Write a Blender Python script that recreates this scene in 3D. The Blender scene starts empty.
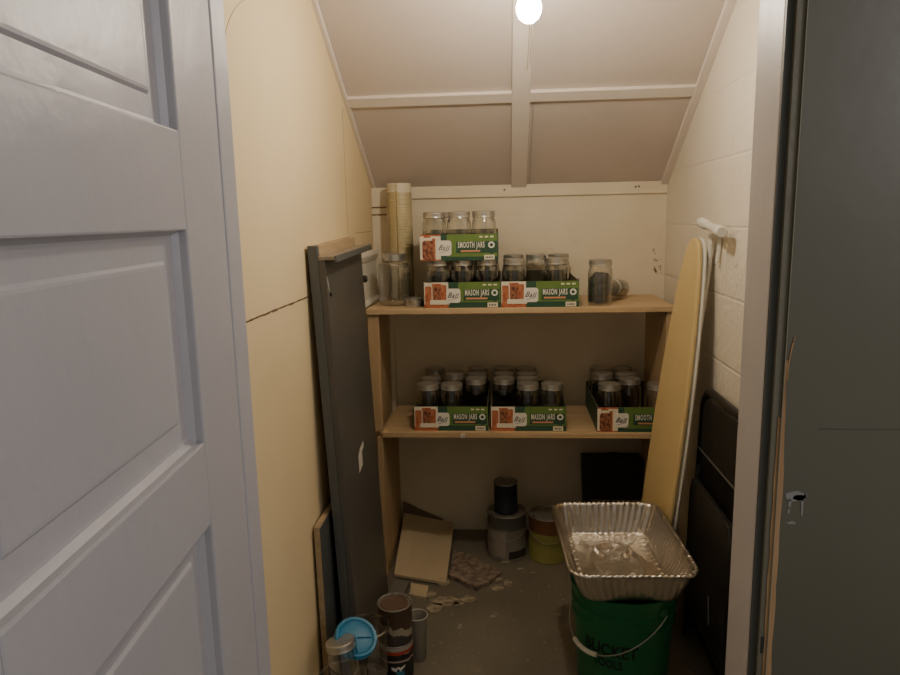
import bpy, bmesh, math, random
from math import pi, sin, cos, radians as R
from mathutils import Vector, Matrix, noise
random.seed(7)
S = bpy.context.scene
COL = S.collection

# ------------------------------------------------------------------ materials
MATS = {}
def mat(name, col, rough=.6, metal=0, bump=0, bscale=60, col2=None, cscale=6, cfac=.5, streak=None,
        emis=None, spec=.5, trans=None, grime=None, gscale=3, brick=None):
    if name in MATS: return MATS[name]
    m = bpy.data.materials.new(name); m.use_nodes = True
    nt = m.node_tree; N = nt.nodes; L = nt.links
    b = N['Principled BSDF']
    b.inputs['Roughness'].default_value = rough
    b.inputs['Metallic'].default_value = metal
    b.inputs['Specular IOR Level'].default_value = spec
    b.inputs['Base Color'].default_value = (*col, 1)
    tc = N.new('ShaderNodeTexCoord'); co = tc.outputs['Object']
    if streak:
        mp = N.new('ShaderNodeMapping'); mp.inputs['Scale'].default_value = streak
        L.new(co, mp.inputs['Vector']); co = mp.outputs['Vector']
    last = None
    if col2:
        n = N.new('ShaderNodeTexNoise'); n.inputs['Scale'].default_value = cscale; n.inputs['Detail'].default_value = 5
        L.new(co, n.inputs['Vector'])
        r = N.new('ShaderNodeValToRGB'); r.color_ramp.elements[0].position = .5 - cfac/2; r.color_ramp.elements[1].position = .5 + cfac/2
        r.color_ramp.elements[0].color = (*col, 1); r.color_ramp.elements[1].color = (*col2, 1)
        L.new(n.outputs['Fac'], r.inputs['Fac']); last = r.outputs['Color']
    if grime:
        n = N.new('ShaderNodeTexNoise'); n.inputs['Scale'].default_value = gscale; n.inputs['Detail'].default_value = 8
        n.inputs['Roughness'].default_value = .7
        L.new(tc.outputs['Object'], n.inputs['Vector'])
        r = N.new('ShaderNodeValToRGB'); r.color_ramp.elements[0].position = grime[1]; r.color_ramp.elements[1].position = grime[1] + grime[2]
        L.new(n.outputs['Fac'], r.inputs['Fac'])
        mx = N.new('ShaderNodeMix'); mx.data_type = 'RGBA'
        L.new(r.outputs['Color'], mx.inputs[0])
        if last: L.new(last, mx.inputs[6])
        else: mx.inputs[6].default_value = (*col, 1)
        mx.inputs[7].default_value = (*grime[0], 1); last = mx.outputs[2]
    if last: L.new(last, b.inputs['Base Color'])
    h = None
    if bump:
        n = N.new('ShaderNodeTexNoise'); n.inputs['Scale'].default_value = bscale; n.inputs['Detail'].default_value = 4
        L.new(co, n.inputs['Vector'])
        bp = N.new('ShaderNodeBump'); bp.inputs['Strength'].default_value = bump; bp.inputs['Distance'].default_value = .01
        L.new(n.outputs['Fac'], bp.inputs['Height']); h = bp.outputs['Normal']
    if brick:
        sx, sy, sz, rot = brick
        mp = N.new('ShaderNodeMapping'); mp.inputs['Rotation'].default_value = rot; mp.inputs['Location'].default_value = (sx, sy, 0)
        L.new(tc.outputs['Object'], mp.inputs['Vector'])
        bt = N.new('ShaderNodeTexBrick'); bt.inputs['Scale'].default_value = 1
        bt.inputs['Brick Width'].default_value = .40; bt.inputs['Row Height'].default_value = sz
        bt.inputs['Mortar Size'].default_value = .006; bt.inputs['Mortar Smooth'].default_value = .8
        bt.inputs['Color1'].default_value = (1,1,1,1); bt.inputs['Color2'].default_value = (1,1,1,1); bt.inputs['Mortar'].default_value = (0,0,0,1)
        L.new(mp.outputs['Vector'], bt.inputs['Vector'])
        b2 = N.new('ShaderNodeBump'); b2.inputs['Strength'].default_value = .3; b2.inputs['Distance'].default_value = .012
        L.new(bt.outputs['Color'], b2.inputs['Height'])
        if h: L.new(h, b2.inputs['Normal'])
        h = b2.outputs['Normal']
    if h: L.new(h, b.inputs['Normal'])
    if emis:
        b.inputs['Emission Color'].default_value = (*emis[0], 1); b.inputs['Emission Strength'].default_value = emis[1]
    MATS[name] = m
    return m

def glass(name, tint=(.93, .95, .93), refl=.1, rough=.05):
    m = bpy.data.materials.new(name); m.use_nodes = True
    N = m.node_tree.nodes; L = m.node_tree.links; N.clear()
    o = N.new('ShaderNodeOutputMaterial'); t = N.new('ShaderNodeBsdfTransparent'); g = N.new('ShaderNodeBsdfGlossy')
    t.inputs['Color'].default_value = (*tint, 1); g.inputs['Roughness'].default_value = rough
    lw = N.new('ShaderNodeLayerWeight'); lw.inputs['Blend'].default_value = .35
    mr = N.new('ShaderNodeMapRange'); mr.inputs['To Min'].default_value = refl*.5; mr.inputs['To Max'].default_value = min(1, refl*6)
    mx = N.new('ShaderNodeMixShader')
    L.new(lw.outputs['Facing'], mr.inputs['Value']); L.new(mr.outputs['Result'], mx.inputs['Fac'])
    L.new(t.outputs[0], mx.inputs[1]); L.new(g.outputs[0], mx.inputs[2]); L.new(mx.outputs[0], o.inputs['Surface'])
    MATS[name] = m
    return m

def drip_mat(name, top, bottom, z0, amp=.03, rough=.45, scale=28, third=None, z1=0):
    """painted tin: colour 'top' above z0 (ragged dripping edge), 'bottom' beneath, optional 'third' below z1"""
    m = bpy.data.materials.new(name); m.use_nodes = True
    N = m.node_tree.nodes; L = m.node_tree.links; b = N['Principled BSDF']; b.inputs['Roughness'].default_value = rough
    tc = N.new('ShaderNodeTexCoord'); mp = N.new('ShaderNodeMapping'); mp.inputs['Scale'].default_value = (1, 1, .12)
    n = N.new('ShaderNodeTexNoise'); n.inputs['Scale'].default_value = scale; n.inputs['Detail'].default_value = 3
    sp = N.new('ShaderNodeSeparateXYZ')
    L.new(tc.outputs['Object'], mp.inputs['Vector']); L.new(mp.outputs[0], n.inputs['Vector']); L.new(tc.outputs['Object'], sp.inputs[0])
    a = N.new('ShaderNodeMath'); a.operation = 'MULTIPLY_ADD'; a.inputs[1].default_value = amp*2; L.new(n.outputs['Fac'], a.inputs[0]); L.new(sp.outputs['Z'], a.inputs[2])
    g = N.new('ShaderNodeMath'); g.operation = 'GREATER_THAN'; g.inputs[1].default_value = z0 + amp; L.new(a.outputs[0], g.inputs[0])
    mx = N.new('ShaderNodeMix'); mx.data_type = 'RGBA'; L.new(g.outputs[0], mx.inputs[0]); mx.inputs[6].default_value = (*bottom, 1); mx.inputs[7].default_value = (*top, 1)
    out = mx.outputs[2]
    if third:
        g2 = N.new('ShaderNodeMath'); g2.operation = 'LESS_THAN'; g2.inputs[1].default_value = z1 + amp; L.new(a.outputs[0], g2.inputs[0])
        m2 = N.new('ShaderNodeMix'); m2.data_type = 'RGBA'; L.new(g2.outputs[0], m2.inputs[0]); L.new(out, m2.inputs[6]); m2.inputs[7].default_value = (*third, 1); out = m2.outputs[2]
    L.new(out, b.inputs['Base Color'])
    MATS[name] = m
    return m

CREAM = (.74, .64, .46)
M_left = mat('cream_wall_paint', (.80, .65, .40), .55, bump=.25, bscale=9, col2=(.73, .58, .33), cscale=2.2, cfac=.5, grime=((.62,.47,.28), .66, .12), gscale=2.5)
M_back = mat('white_wall_paint', (.80, .71, .54), .6, bump=.35, bscale=22, col2=(.73, .63, .46), cscale=5, cfac=.5, grime=((.55, .45, .33), .70, .08), gscale=6)
M_right = mat('painted_block', (.82, .76, .64), .55, bump=.45, bscale=40, col2=(.76, .69, .57), cscale=3, brick=(.08, .087, .205, (0, R(-90), R(-90))))
M_ceil = mat('ceiling_board', (.64, .56, .50), .7, bump=.12, bscale=30, col2=(.58, .51, .455), cscale=3, grime=((.5, .43, .38), .68, .15), gscale=4)
M_strip = mat('ceiling_strip_paint', (.74, .67, .60), .5, bump=.1, bscale=50)
M_floor = mat('grey_floor_paint', (.235, .21, .16), .45, bump=.2, bscale=30, col2=(.18, .16, .12), cscale=4, grime=((.42, .38, .30), .63, .04), gscale=14)
M_door = mat('lilac_door_paint', (.47, .465, .495), .38, bump=.25, bscale=14, streak=(1, 1, 1), col2=(.43, .425, .46), cscale=3, grime=((.62, .62, .66), .70, .03), gscale=25)
M_jamb = mat('grey_jamb_paint', (.50, .47, .46), .4, bump=.15, bscale=20, streak=(1,1,.15))
M_outer = mat('olive_wall_paint', (.130, .125, .092), .4, bump=.2, bscale=6, col2=(.105, .102, .075), cscale=1.5, grime=((.20, .19, .15), .72, .1), gscale=3)
M_stop = mat('dark_stop_paint', (.075, .075, .065), .5, bump=.2, bscale=30)
M_rawwood = mat('raw_brown_wood', (.30, .16, .07), .7, bump=.4, bscale=60, streak=(1,1,.08), col2=(.46, .30, .16), cscale=50)
M_chip = mat('white_paint_chip', (.24, .24, .23), .5)
M_dark = mat('crack_brown', (.13, .085, .05), .9)  # dark brown of the wall crack and nail holes
M_pine = mat('pine_board', (.60, .44, .25), .55, bump=.1, bscale=40, streak=(.25, 6, 6), col2=(.50, .34, .18), cscale=7, cfac=.45)
M_pinev = mat('pine_upright', (.52, .38, .22), .55, bump=.1, bscale=40, streak=(6, 6, .25), col2=(.43, .30, .165), cscale=7, cfac=.45)
M_glass = glass('clear_jar_glass', (.93, .94, .92), .16)
M_glass2 = glass('clear_plastic', (.80, .78, .75), .10, .15)
M_lid = mat('silver_lid', (.55, .53, .48), .3, metal=.7, bump=.05, bscale=80)
M_band = mat('silver_band', (.50, .48, .43), .3, metal=.75)
M_foil = mat('crinkled_foil', (.66, .62, .56), .30, metal=1, bump=.4, bscale=45)
M_gdark = mat('printed_dark_green', (.025, .080, .045), .5)
M_gmid = mat('printed_mid_green', (.105, .20, .04), .5, col2=(.165, .25, .05), cscale=14)
M_white = mat('printed_white', (.80, .77, .68), .5)
M_cream = mat('printed_cream', (.78, .72, .56), .5)
M_orange = mat('printed_orange', (.38, .15, .07), .5, col2=(.14, .04, .025), cscale=110, cfac=.15)
M_red = mat('printed_red', (.38, .085, .035), .5, col2=(.52, .20, .09), cscale=60, cfac=.3)
M_sub = mat('printed_salmon', (.66, .30, .16), .5)
M_ink = mat('printed_black', (.03, .03, .03), .5)
M_carton = mat('brown_carton', (.10, .085, .055), .8, col2=(.14, .12, .08), cscale=15)
M_navyboard = mat('dark_grey_board_paint', (.105, .100, .090), .42, bump=.1, bscale=12, col2=(.082, .078, .070), cscale=3, grime=((.13,.12,.11), .66, .1), gscale=4)
M_navyedge = mat('blue_grey_edge_paint', (.095, .102, .100), .4, bump=.1, bscale=20)
M_bare = mat('bare_plywood', (.46, .34, .20), .7, bump=.2, bscale=30, streak=(4, .5, 4), col2=(.34, .25, .15), cscale=14)
M_tape = mat('white_tape', (.66, .64, .60), .6)
M_whitep = mat('white_gloss_paint', (.76, .72, .64), .35, bump=.08, bscale=14)
M_black = mat('black_metal', (.018, .017, .016), .38, spec=.5, bump=.05, bscale=30)
M_blackv = mat('black_vinyl', (.020, .018, .015), .5, bump=.2, bscale=60, grime=((.07, .06, .045), .62, .12), gscale=7)
M_yellow = mat('yellow_board_cover', (.68, .52, .25), .8, bump=.1, bscale=20, streak=(1, 1, .35), col2=(.61, .455, .20), cscale=6, grime=((.46, .28, .09), .68, .15), gscale=5)
M_wplas = mat('white_plastic', (.72, .70, .62), .35)
M_wire = mat('galvanised_wire', (.40, .39, .36), .35, metal=.8)
M_green = mat('green_bucket_plastic', (.008, .135, .052), .38, bump=.04, bscale=20)
M_blue = mat('blue_lid_plastic', (.018, .19, .34), .4, bump=.05)
M_tile = mat('cream_tile', (.66, .54, .35), .7, bump=.1, bscale=25, col2=(.58, .47, .30), cscale=5, grime=((.32, .24, .14), .66, .06), gscale=12)
M_slab = mat('brown_slab', (.34, .27, .20), .85, bump=.7, bscale=60, col2=(.17, .13, .10), cscale=45, cfac=.25)
M_gtile = mat('grey_offcut', (.20, .19, .165), .6, bump=.1)
M_flake = mat('cream_flake', (.50, .42, .29), .8, bump=.4, bscale=50, col2=(.26, .22, .16), cscale=45, cfac=.25)
M_tin = mat('dull_tin', (.36, .34, .30), .45, metal=.6, bump=.1, grime=((.16, .13, .10), .55, .1), gscale=30)
M_brownlid = mat('brown_paint_skin', (.15, .095, .065), .4, bump=.2, bscale=30)
M_moss = mat('dried_dark_leaves', (.07, .068, .055), .9, bump=.8, bscale=90, col2=(.16, .15, .125), cscale=60)
M_bulb = mat('glowing_bulb', (1, .9, .75), .5, emis=((1.0, .87, .70), 400.0))
M_socket = mat('cream_socket', (.70, .64, .52), .4)
M_string = mat('pull_string', (.85, .78, .62), .7)

# ------------------------------------------------------------------ geometry helpers
def finish(name, bm, mats, parent=None, smooth=False, bevel=0, loc=None, autos=None):
    bmesh.ops.recalc_face_normals(bm, faces=bm.faces)
    me = bpy.data.meshes.new(name); bm.to_mesh(me); bm.free()
    if not isinstance(mats, (list, tuple)): mats = [mats]
    for m in mats: me.materials.append(m)
    o = bpy.data.objects.new(name, me); COL.objects.link(o)
    if smooth:
        for p in me.polygons: p.use_smooth = True
        if autos is not False:
            me.set_sharp_from_angle(angle=R(autos or 40))
    if bevel:
        b = o.modifiers.new('bevel', 'BEVEL'); b.width = bevel; b.segments = 2; b.limit_method = 'ANGLE'
    if parent: o.parent = parent
    if loc: o.location = loc
    return o

def box(bm, x0, x1, y0, y1, z0, z1, mi=0, M=None):
    vs = [bm.verts.new((x, y, z)) for x in (x0, x1) for y in (y0, y1) for z in (z0, z1)]
    if M:
        for v in vs: v.co = M @ v.co
    fs = [(0,1,3,2), (4,6,7,5), (0,4,5,1), (2,3,7,6), (0,2,6,4), (1,5,7,3)]
    for f in fs:
        g = bm.faces.new([vs[i] for i in f]); g.material_index = mi
    return vs

def prism(bm, pts, d, mi=0):
    """extrude polygon pts (3D, planar) along vector d"""
    a = [bm.verts.new(p) for p in pts]; b = [bm.verts.new(Vector(p) + Vector(d)) for p in pts]
    n = len(pts)
    for f in (a, b[::-1]): bm.faces.new(f).material_index = mi
    for i in range(n): bm.faces.new((a[i], b[i], b[(i+1) % n], a[(i+1) % n])).material_index = mi

def lathe(bm, prof, n=32, mi=0, M=None, cap0=False, cap1=False, mis=None):
    rings = []
    for r, z in prof:
        ring = []
        for i in range(n):
            a = 2*pi*i/n; v = Vector((r*cos(a), r*sin(a), z))
            ring.append(bm.verts.new(M @ v if M else v))
        rings.append(ring)
    for k in range(len(rings)-1):
        for i in range(n):
            j = (i+1) % n
            f = bm.faces.new((rings[k][i], rings[k][j], rings[k+1][j], rings[k+1][i])); f.material_index = mis[k] if mis else mi
    if cap0: bm.faces.new(rings[0][::-1]).material_index = mi
    if cap1: bm.faces.new(rings[-1]).material_index = mi

def tube(bm, pts, r, n=10, mi=0, cap=True):
    pts = [Vector(p) for p in pts]; rings = []
    t0 = (pts[1]-pts[0]).normalized(); ref = Vector((0,0,1)) if abs(t0.z) < .9 else Vector((1,0,0))
    nx = t0.cross(ref).normalized()
    for i, p in enumerate(pts):
        t = ((pts[min(i+1, len(pts)-1)] - pts[max(i-1, 0)])).normalized()
        nx = (nx - t*nx.dot(t)).normalized(); ny = t.cross(nx)
        rr = r[i] if isinstance(r, (list, tuple)) else r
        rings.append([bm.verts.new(p + nx*rr*cos(2*pi*k/n) + ny*rr*sin(2*pi*k/n)) for k in range(n)])
    for a, b in zip(rings, rings[1:]):
        for k in range(n): bm.faces.new((a[k], a[(k+1) % n], b[(k+1) % n], b[k])).material_index = mi
    if cap:
        bm.faces.new(rings[0][::-1]).material_index = mi; bm.faces.new(rings[-1]).material_index = mi

def curve(pts, per=8):
    """catmull-rom through pts"""
    P = [Vector(p) for p in pts]; P = [2*P[0]-P[1]] + P + [2*P[-1]-P[-2]]; out = []
    for i in range(1, len(P)-2):
        for k in range(per):
            t = k/per; a, b, c, d = P[i-1:i+3]
            out.append(.5*((2*b)+(c-a)*t+(2*a-5*b+4*c-d)*t*t+(3*b-a-3*c+d)*t**3))
    out.append(P[-2]); return out

def text_mesh(body, size, width=None, shear=0, bold=0, ext=.0004, sp=1.0):
    cu = bpy.data.curves.new('t', 'FONT'); cu.body = body; cu.size = size; cu.align_x = 'CENTER'; cu.align_y = 'CENTER'
    cu.shear = shear; cu.offset = bold; cu.extrude = ext; cu.space_character = sp; cu.resolution_u = 3
    o = bpy.data.objects.new('t', cu); COL.objects.link(o)
    bpy.context.view_layer.update()
    me = bpy.data.meshes.new_from_object(o.evaluated_get(bpy.context.evaluated_depsgraph_get()))
    bpy.data.objects.remove(o)
    if width:
        xs = [v.co.x for v in me.vertices]; k = width/(max(xs)-min(xs)); c = (max(xs)+min(xs))/2
        for v in me.vertices: v.co.x = (v.co.x-c)*k
    ys = [v.co.y for v in me.vertices]; c = (max(ys)+min(ys))/2
    for v in me.vertices: v.co.y -= c
    return me

def bm_add_mesh(bm, me, M, mi=0):
    vs = [bm.verts.new(M @ v.co) for v in me.vertices]
    for p in me.polygons:
        try: bm.faces.new([vs[i] for i in p.vertices]).material_index = mi
        except ValueError: pass

def empty(name, loc, rz=0):
    o = bpy.data.objects.new(name, None); COL.objects.link(o); o.location = loc; o.rotation_euler = (0, 0, rz); o.empty_display_size = .05
    return o
def tag(o, label, cat, group=None, kind=None):
    o['label'] = label; o['category'] = cat
    if group: o['group'] = group
    if kind: o['kind'] = kind
    return o
def copy_tree(o, parent=None):
    c = o.copy(); COL.objects.link(c); c.parent = parent
    for ch in o.children: copy_tree(ch, c)
    return c
def struct(name, bm, m, parent=None, **k):
    o = finish(name, bm, m, parent, **k)
    if not parent: o['kind'] = 'structure'
    return o

# ------------------------------------------------------------------ the closet shell
XL, XR, YB, ZB, SL = -.553, .658, 2.93, 1.521, .612
YF = 1.20                      # inner face of the closet's front wall
def zc(y): return ZB + SL*(YB-y)

bm = bmesh.new(); box(bm, -1.6, 1.9, -.6, YB+.1, -.08, 0); struct('floor', bm, M_floor)
bm = bmesh.new()
prism(bm, [(XL, 1.15, 0), (XL, YB+.02, 0), (XL, YB+.02, zc(YB)+.02), (XL, 1.15, zc(1.15)+.02)], (-.06, 0, 0))
wall_left = struct('wall_left', bm, M_left)
bm = bmesh.new()   # ragged seam between the wall panels
pts = []
for i in range(40):
    y = 1.16 + (1.885-1.16)*i/39
    pts.append((XL+.0005, y, 1.182 + .0035*noise.noise(Vector((y*18, 3, 0))) + .002*noise.noise(Vector((y*70, 9, 0)))))
for a, b in zip(pts, pts[1:]):
    w = .0012 + .0022*abs(noise.noise(Vector((a[1]*40, 1, 5))))
    box(bm, XL-.001, XL+.0012, a[1], b[1], min(a[2], b[2])-w, max(a[2], b[2])+w)
struct('seam_crack', bm, M_dark, wall_left)
bm = bmesh.new()
box(bm, XL-.001, XL+.0008, 2.424, 2.4265, 1.345, zc(2.42)-.06); box(bm, XL-.001, XL+.0008, 2.55, 2.84, 1.343, 1.3455)
for p in [[(1.40, 1.72), (1.43, 1.78), (1.50, 1.84), (1.60, 1.885), (1.72, 1.92)]]:
    tube(bm, curve([(XL+.0003, y, z) for y, z in p]), .0008, 5)
struct('panel_seam', bm, mat('seam_brown', (.40, .28, .16), .9), wall_left)
bm = bmesh.new()
prism(bm, [(XR, 1.15, 0), (XR, YB+.02, 0), (XR, YB+.02, zc(YB)+.02), (XR, 1.15, zc(1.15)+.02)], (.06, 0, 0))
struct('wall_right', bm, M_right)
bm = bmesh.new(); box(bm, XL-.06, XR+.06, YB, YB+.08, 0, ZB+.06); struct('wall_back', bm, M_back)
# painted board along the top of the back wall, with nail holes
bm = bmesh.new(); box(bm, -.475, XR, YB-.012, YB, 1.474, ZB+.002)
tb = struct('trim_1', bm, M_back, bevel=.002)
bm = bmesh.new()
for x, z in ((-.002, 1.502), (.53, 1.502), (.543, 1.503)): lathe(bm, [(0, 0), (.004, .0005), (.0042, .001)], 8, M=Matrix.Translation((x, YB-.0125, z)) @ Matrix.Rotation(pi/2, 4, 'X'))
finish('nail_hole', bm, M_dark, tb)
# boxed-in post in the back left corner with two chipped ledges
bm = bmesh.new(); box(bm, XL, -.478, YB-.05, YB, .0, ZB); 
struct('trim_2', bm, M_back, bevel=.004)
bm = bmesh.new()
for z in (1.442, 1.412):
    for i in range(12):
        x = XL+.003+i*.0115/1.0*.55
        box(bm, x, x+.0075, YB-.0535, YB-.049, z-.002-random.random()*.002, z+.002)
c = struct('trim_3', bm, mat('rusty_chip', (.26, .14, .07), .9))
# sloping ceiling
bm = bmesh.new()
prism(bm, [(XL-.06, YB+.08, zc(YB+.08)), (XL-.06, .3, zc(.3)), (XL-.06, .3, zc(.3)+.06), (XL-.06, YB+.08, zc(YB+.08)+.06)], (XR-XL+.12, 0, 0))
ceiling = struct('ceiling', bm, M_ceil)
def slope_strip(n, x0, x1, ya, yb, t=.012, m=M_strip):
    """flat board fixed under the slope"""
    nrm = Vector((0, -SL, -1)).normalized()*t
    bm = bmesh.new()
    prism(bm, [(x0, ya, zc(ya)), (x0, yb, zc(yb)), Vector((x0, yb, zc(yb)))+nrm, Vector((x0, ya, zc(ya)))+nrm], (x1-x0, 0, 0))
    return struct('trim_%d' % n, bm, m, bevel=.0015)
slope_strip(4, .026, .088, YB-.004, 1.3, .016)
slope_strip(5, XL+.012, .026, 2.492, 2.452, .013)
slope_strip(6, .088, XR-.012, 2.492, 2.452, .013)
slope_strip(7, XL, XL+.014, YB-.004, 1.3, .016)
slope_strip(8, XR-.026, XR, YB-.004, 1.3, .018)
slope_strip(9, .100, .102, YB-.02, 2.50, .002, mat('ceiling_seam', (.42, .36, .31), .8))
bm = bmesh.new()   # chipped paint in the back right corner
for i in range(16):
    x = XR-.012-random.random()*.035; z = 1.15+random.random()*.11; r_ = .002+random.random()*.004
    prism(bm, [(x+r_*cos(2*pi*k/6)*random.uniform(.5, 1.2), YB-.0004, z+r_*1.8*sin(2*pi*k/6)*random.uniform(.5, 1.2)) for k in range(6)], (0, -.0008, 0))
struct('trim_14', bm, mat('wall_chip', (.42, .34, .22), .9))
# dark baseboard remnant and the rough joint along the floor
bm = bmesh.new(); prism(bm, [(-.468, YB-.018, 0), (-.285, YB-.018, 0), (-.287, YB-.018, .05), (-.40, YB-.018, .10), (-.468, YB-.018, .135)], (0, .017, 0))
struct('baseboard_back', bm, mat('brown_baseboard', (.20, .15, .10), .7, bump=.3), bevel=.002)

# front wall of the closet with its doorway
YH = 1.068                     # hall face
bm = bmesh.new(); box(bm, .432, 1.9, 1.087, YF, 0, 2.7); wall_fr = struct('wall_front', bm, M_outer)
bm = bmesh.new(); box(bm, -1.6, -.453, YH+.01, 1.125, 0, 2.7); struct('wall_hall_left', bm, M_outer)
bm = bmesh.new(); box(bm, -.452, .432, YH, YF, 2.05, 2.7); struct('wall_above_doorway', bm, M_outer)
bm = bmesh.new(); box(bm, .408, .432, 1.105, 1.215, 0, 2.05); struct('trim_10', bm, M_jamb, bevel=.003)
bm = bmesh.new(); box(bm, .4082, .419, 1.099, 1.1045, 0, 2.05); struct('trim_11', bm, M_stop)
bm = bmesh.new(); box(bm, .4192, .4318, 1.090, 1.1045, 0, 2.05); struct('trim_13', bm, mat('olive_stop', (.15, .14, .10), .5, bump=.2))
bm = bmesh.new(); box(bm, -.452, -.436, 1.066, 1.122, 0, 2.05); struct('trim_12', bm, M_door, bevel=.003)
# the peeled brown edge and paint chips on the olive wall
bm = bmesh.new()
for k in range(46):
    z = .45 + k*.0155; w = .007 + .008*abs(noise.noise(Vector((z*9, 0, 0)))) - max(0, z-.98)*.035
    if w < .001: continue
    box(bm, .4325, .4325+w, 1.0858, 1.0868, z, z+.0156)
for x, z, l in ((.4335, 1.10, .09), (.4365, 1.13, .07)):
    tube(bm, curve([(x, 1.0862, z), (x+.002, 1.0862, z+l*.5), (x+.0075, 1.0862, z+l)]), .0009, 5)
for k in range(40):
    z = .45 + k*.0155; w = .004 + .005*abs(noise.noise(Vector((z*12, 4, 0))))
    box(bm, .4318-w, .4318, 1.0885, 1.0899, z, z+.0156)
struct('peeled_edge', bm, M_rawwood, wall_fr)
bm = bmesh.new(); box(bm, .4316, .4326, 1.0855, 1.088, 0, 2.6); struct('worn_corner', bm, mat('worn_corner', (.26, .24, .17), .5), wall_fr)
bm = bmesh.new()
for cx, cz, w, h in [(a_+.006, b_, c_, d_) for a_, b_, c_, d_ in ((.455, .941, .026, .007), (.462, .938, .016, .004), (.4665, .925, .003, .016), (.447, .928, .004, .006), (.446, .915, .003, .004), (.452, .895, .012, .0022), (.470, .941, .004, .004))]:
    n = 14; vs = []
    for i in range(n):
        a = 2*pi*i/n; k = .8+.35*random.random(); vs.append((cx+w*.62*k*cos(a), 1.0867, cz+h*1.25*k*sin(a)))
    prism(bm, vs, (0, -.0006, 0))
struct('paint_chip', bm, M_chip, wall_fr)
bm = bmesh.new(); box(bm, .423, .4285, 1.0888, 1.0899, .66, .69); struct('latch_hole', bm, M_ink, wall_fr)
bm = bmesh.new(); box(bm, .49, .62, 1.0862, 1.0869, 1.052, 1.0528); struct('scratch', bm, M_stop, wall_fr)

# panelled door, hinged on the left jamb and swung out into the hall.  local x = distance from the hinge, y = thickness, z up
ang = math.atan2(-.9963, .0863)   # from hinge towards the camera
door = empty('door_1', (-.438, 1.066, .0), ang); door['kind'] = 'structure'
W, HT, T, ST, DEP = .76, 2.03, .035, .163, .021
rails = [(0, .14), (.51, .615), (.965, 1.087), (1.382, 1.512), (1.90, HT)]
# door face looks towards +X world; in local frame that is +y
bm = bmesh.new()
pan = [(rails[i][1], rails[i+1][0]) for i in range(4)]
box(bm, 0, ST, -T, 0, 0, HT); box(bm, W-.14, W, -T, 0, 0, HT)
for a, b in rails: box(bm, ST, W-.14, -T, 0, a, b)
struct('door_frame', bm, M_door, door, bevel=.003)
for a, b in pan:
    bm = bmesh.new()
    x0, x1 = ST, W-.14
    def ring(i, y): return [bm.verts.new(p) for p in ((x0+i, y, a+i), (x1-i, y, a+i), (x1-i, y, b-i), (x0+i, y, b-i))]
    rs = [ring(0, -.012), ring(.006, -.020), ring(.010, -DEP), ring(.038, -DEP), ring(.042, -DEP+.0035), ring(.046, -DEP+.004)]
    for p, q in zip(rs, rs[1:]):
        for k in range(4): bm.faces.new((p[k], p[(k+1) % 4], q[(k+1) % 4], q[k]))
    bm.faces.new(rs[-1])
    box(bm, x0, x1, -.033, -.026, a, b)
    struct('door_panel', bm, M_door, door)

# ------------------------------------------------------------------ light bulb
bulb = empty('light_bulb', (.060, 1.76, 1.882))
tag(bulb, 'bare glowing bulb with pull string under the sloped ceiling', 'light bulb')
bm = bmesh.new(); lathe(bm, [(.0001, -.036), (.012, -.034), (.022, -.026), (.029, -.012), (.030, 0), (.026, .014), (.018, .028), (.013, .04)], 24, cap0=True)
finish('glass_globe', bm, M_bulb, bulb, smooth=True)
bm = bmesh.new(); lathe(bm, [(.013, .038), (.020, .042), (.022, .075), (.030, .080), (.030, .11), (.006, .113), (.006, .355)], 24, cap0=True, cap1=True)
finish('socket', bm, M_socket, bulb, smooth=True)
bm = bmesh.new(); tube(bm, curve([(.004, -.028, .06), (.001, -.036, .0), (.0, -.036, -.06), (-.003, -.036, -.11), (-.006, -.036, -.15)]), .0012, 6)
tube(bm, curve([(.004, -.028, .06), (.006, -.036, .0), (.004, -.037, -.08), (.001, -.037, -.14)]), .0012, 6)
finish('pull_string', bm, M_string, bulb, smooth=True)

# ------------------------------------------------------------------ pine shelving
Z1, Z2, SF = 1.067, .596, 2.490
def lumber(x0, x1, y0, y1, z0, z1, m, name, parent):
    bm = bmesh.new(); box(bm, x0, x1, y0, y1, z0, z1); return finish(name, bm, m, parent, bevel=.002)
sh = empty('shelving_unit', (.06, 2.70, 0))
tag(sh, 'built-in pine shelving with two boards across the back of the closet', 'shelf')
off = Vector((-.06, -2.70, 0))
def sp(*a): return lumber(a[0]-.06, a[1]-.06, a[2]-2.70, a[3]-2.70, a[4], a[5], a[6], a[7], sh)
sp(-.515, .602, SF, SF+.245, Z1-.021, Z1, M_pine, 'shelf_board'); sp(-.515, .602, SF+.248, 2.875, Z1-.021, Z1, M_pine, 'shelf_board')
sp(-.470, .590, SF, SF+.245, Z2-.021, Z2, M_pine, 'shelf_board'); sp(-.470, .590, SF+.248, 2.875, Z2-.021, Z2, M_pine, 'shelf_board')
sp(-.512, -.470, SF+.012, SF+.032, Z2, Z1-.022, M_pinev, 'upright'); sp(-.512, -.494, SF+.034, 2.875, 0, Z1-.022, M_pinev, 'side_panel')
sp(-.493, -.471, SF+.012, 2.87, 0, Z2-.022, M_pinev, 'side_panel')
sp(.575, .593, SF+.012, 2.875, 0, Z2-.022, M_pinev, 'side_panel'); sp(.575, .593, SF+.012, 2.875, Z2, Z1-.022, M_pinev, 'side_panel')
st = finish('price_sticker', (lambda b: (box(b, -.163-.06-.008, -.163-.06+.008, SF-2.7-.001, SF-2.7-.0002, Z2-.020, Z2-.004), b)[1])(bmesh.new()), M_white, sh)
bm = bmesh.new()
for i in range(4): box(bm, -.227+i*.0036, -.2252+i*.0036, SF-2.7-.0014, SF-2.7-.0011, Z2-.018+(i % 2)*.004, Z2-.009)
finish('sticker_print', bm, M_gtile, sh)

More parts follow.
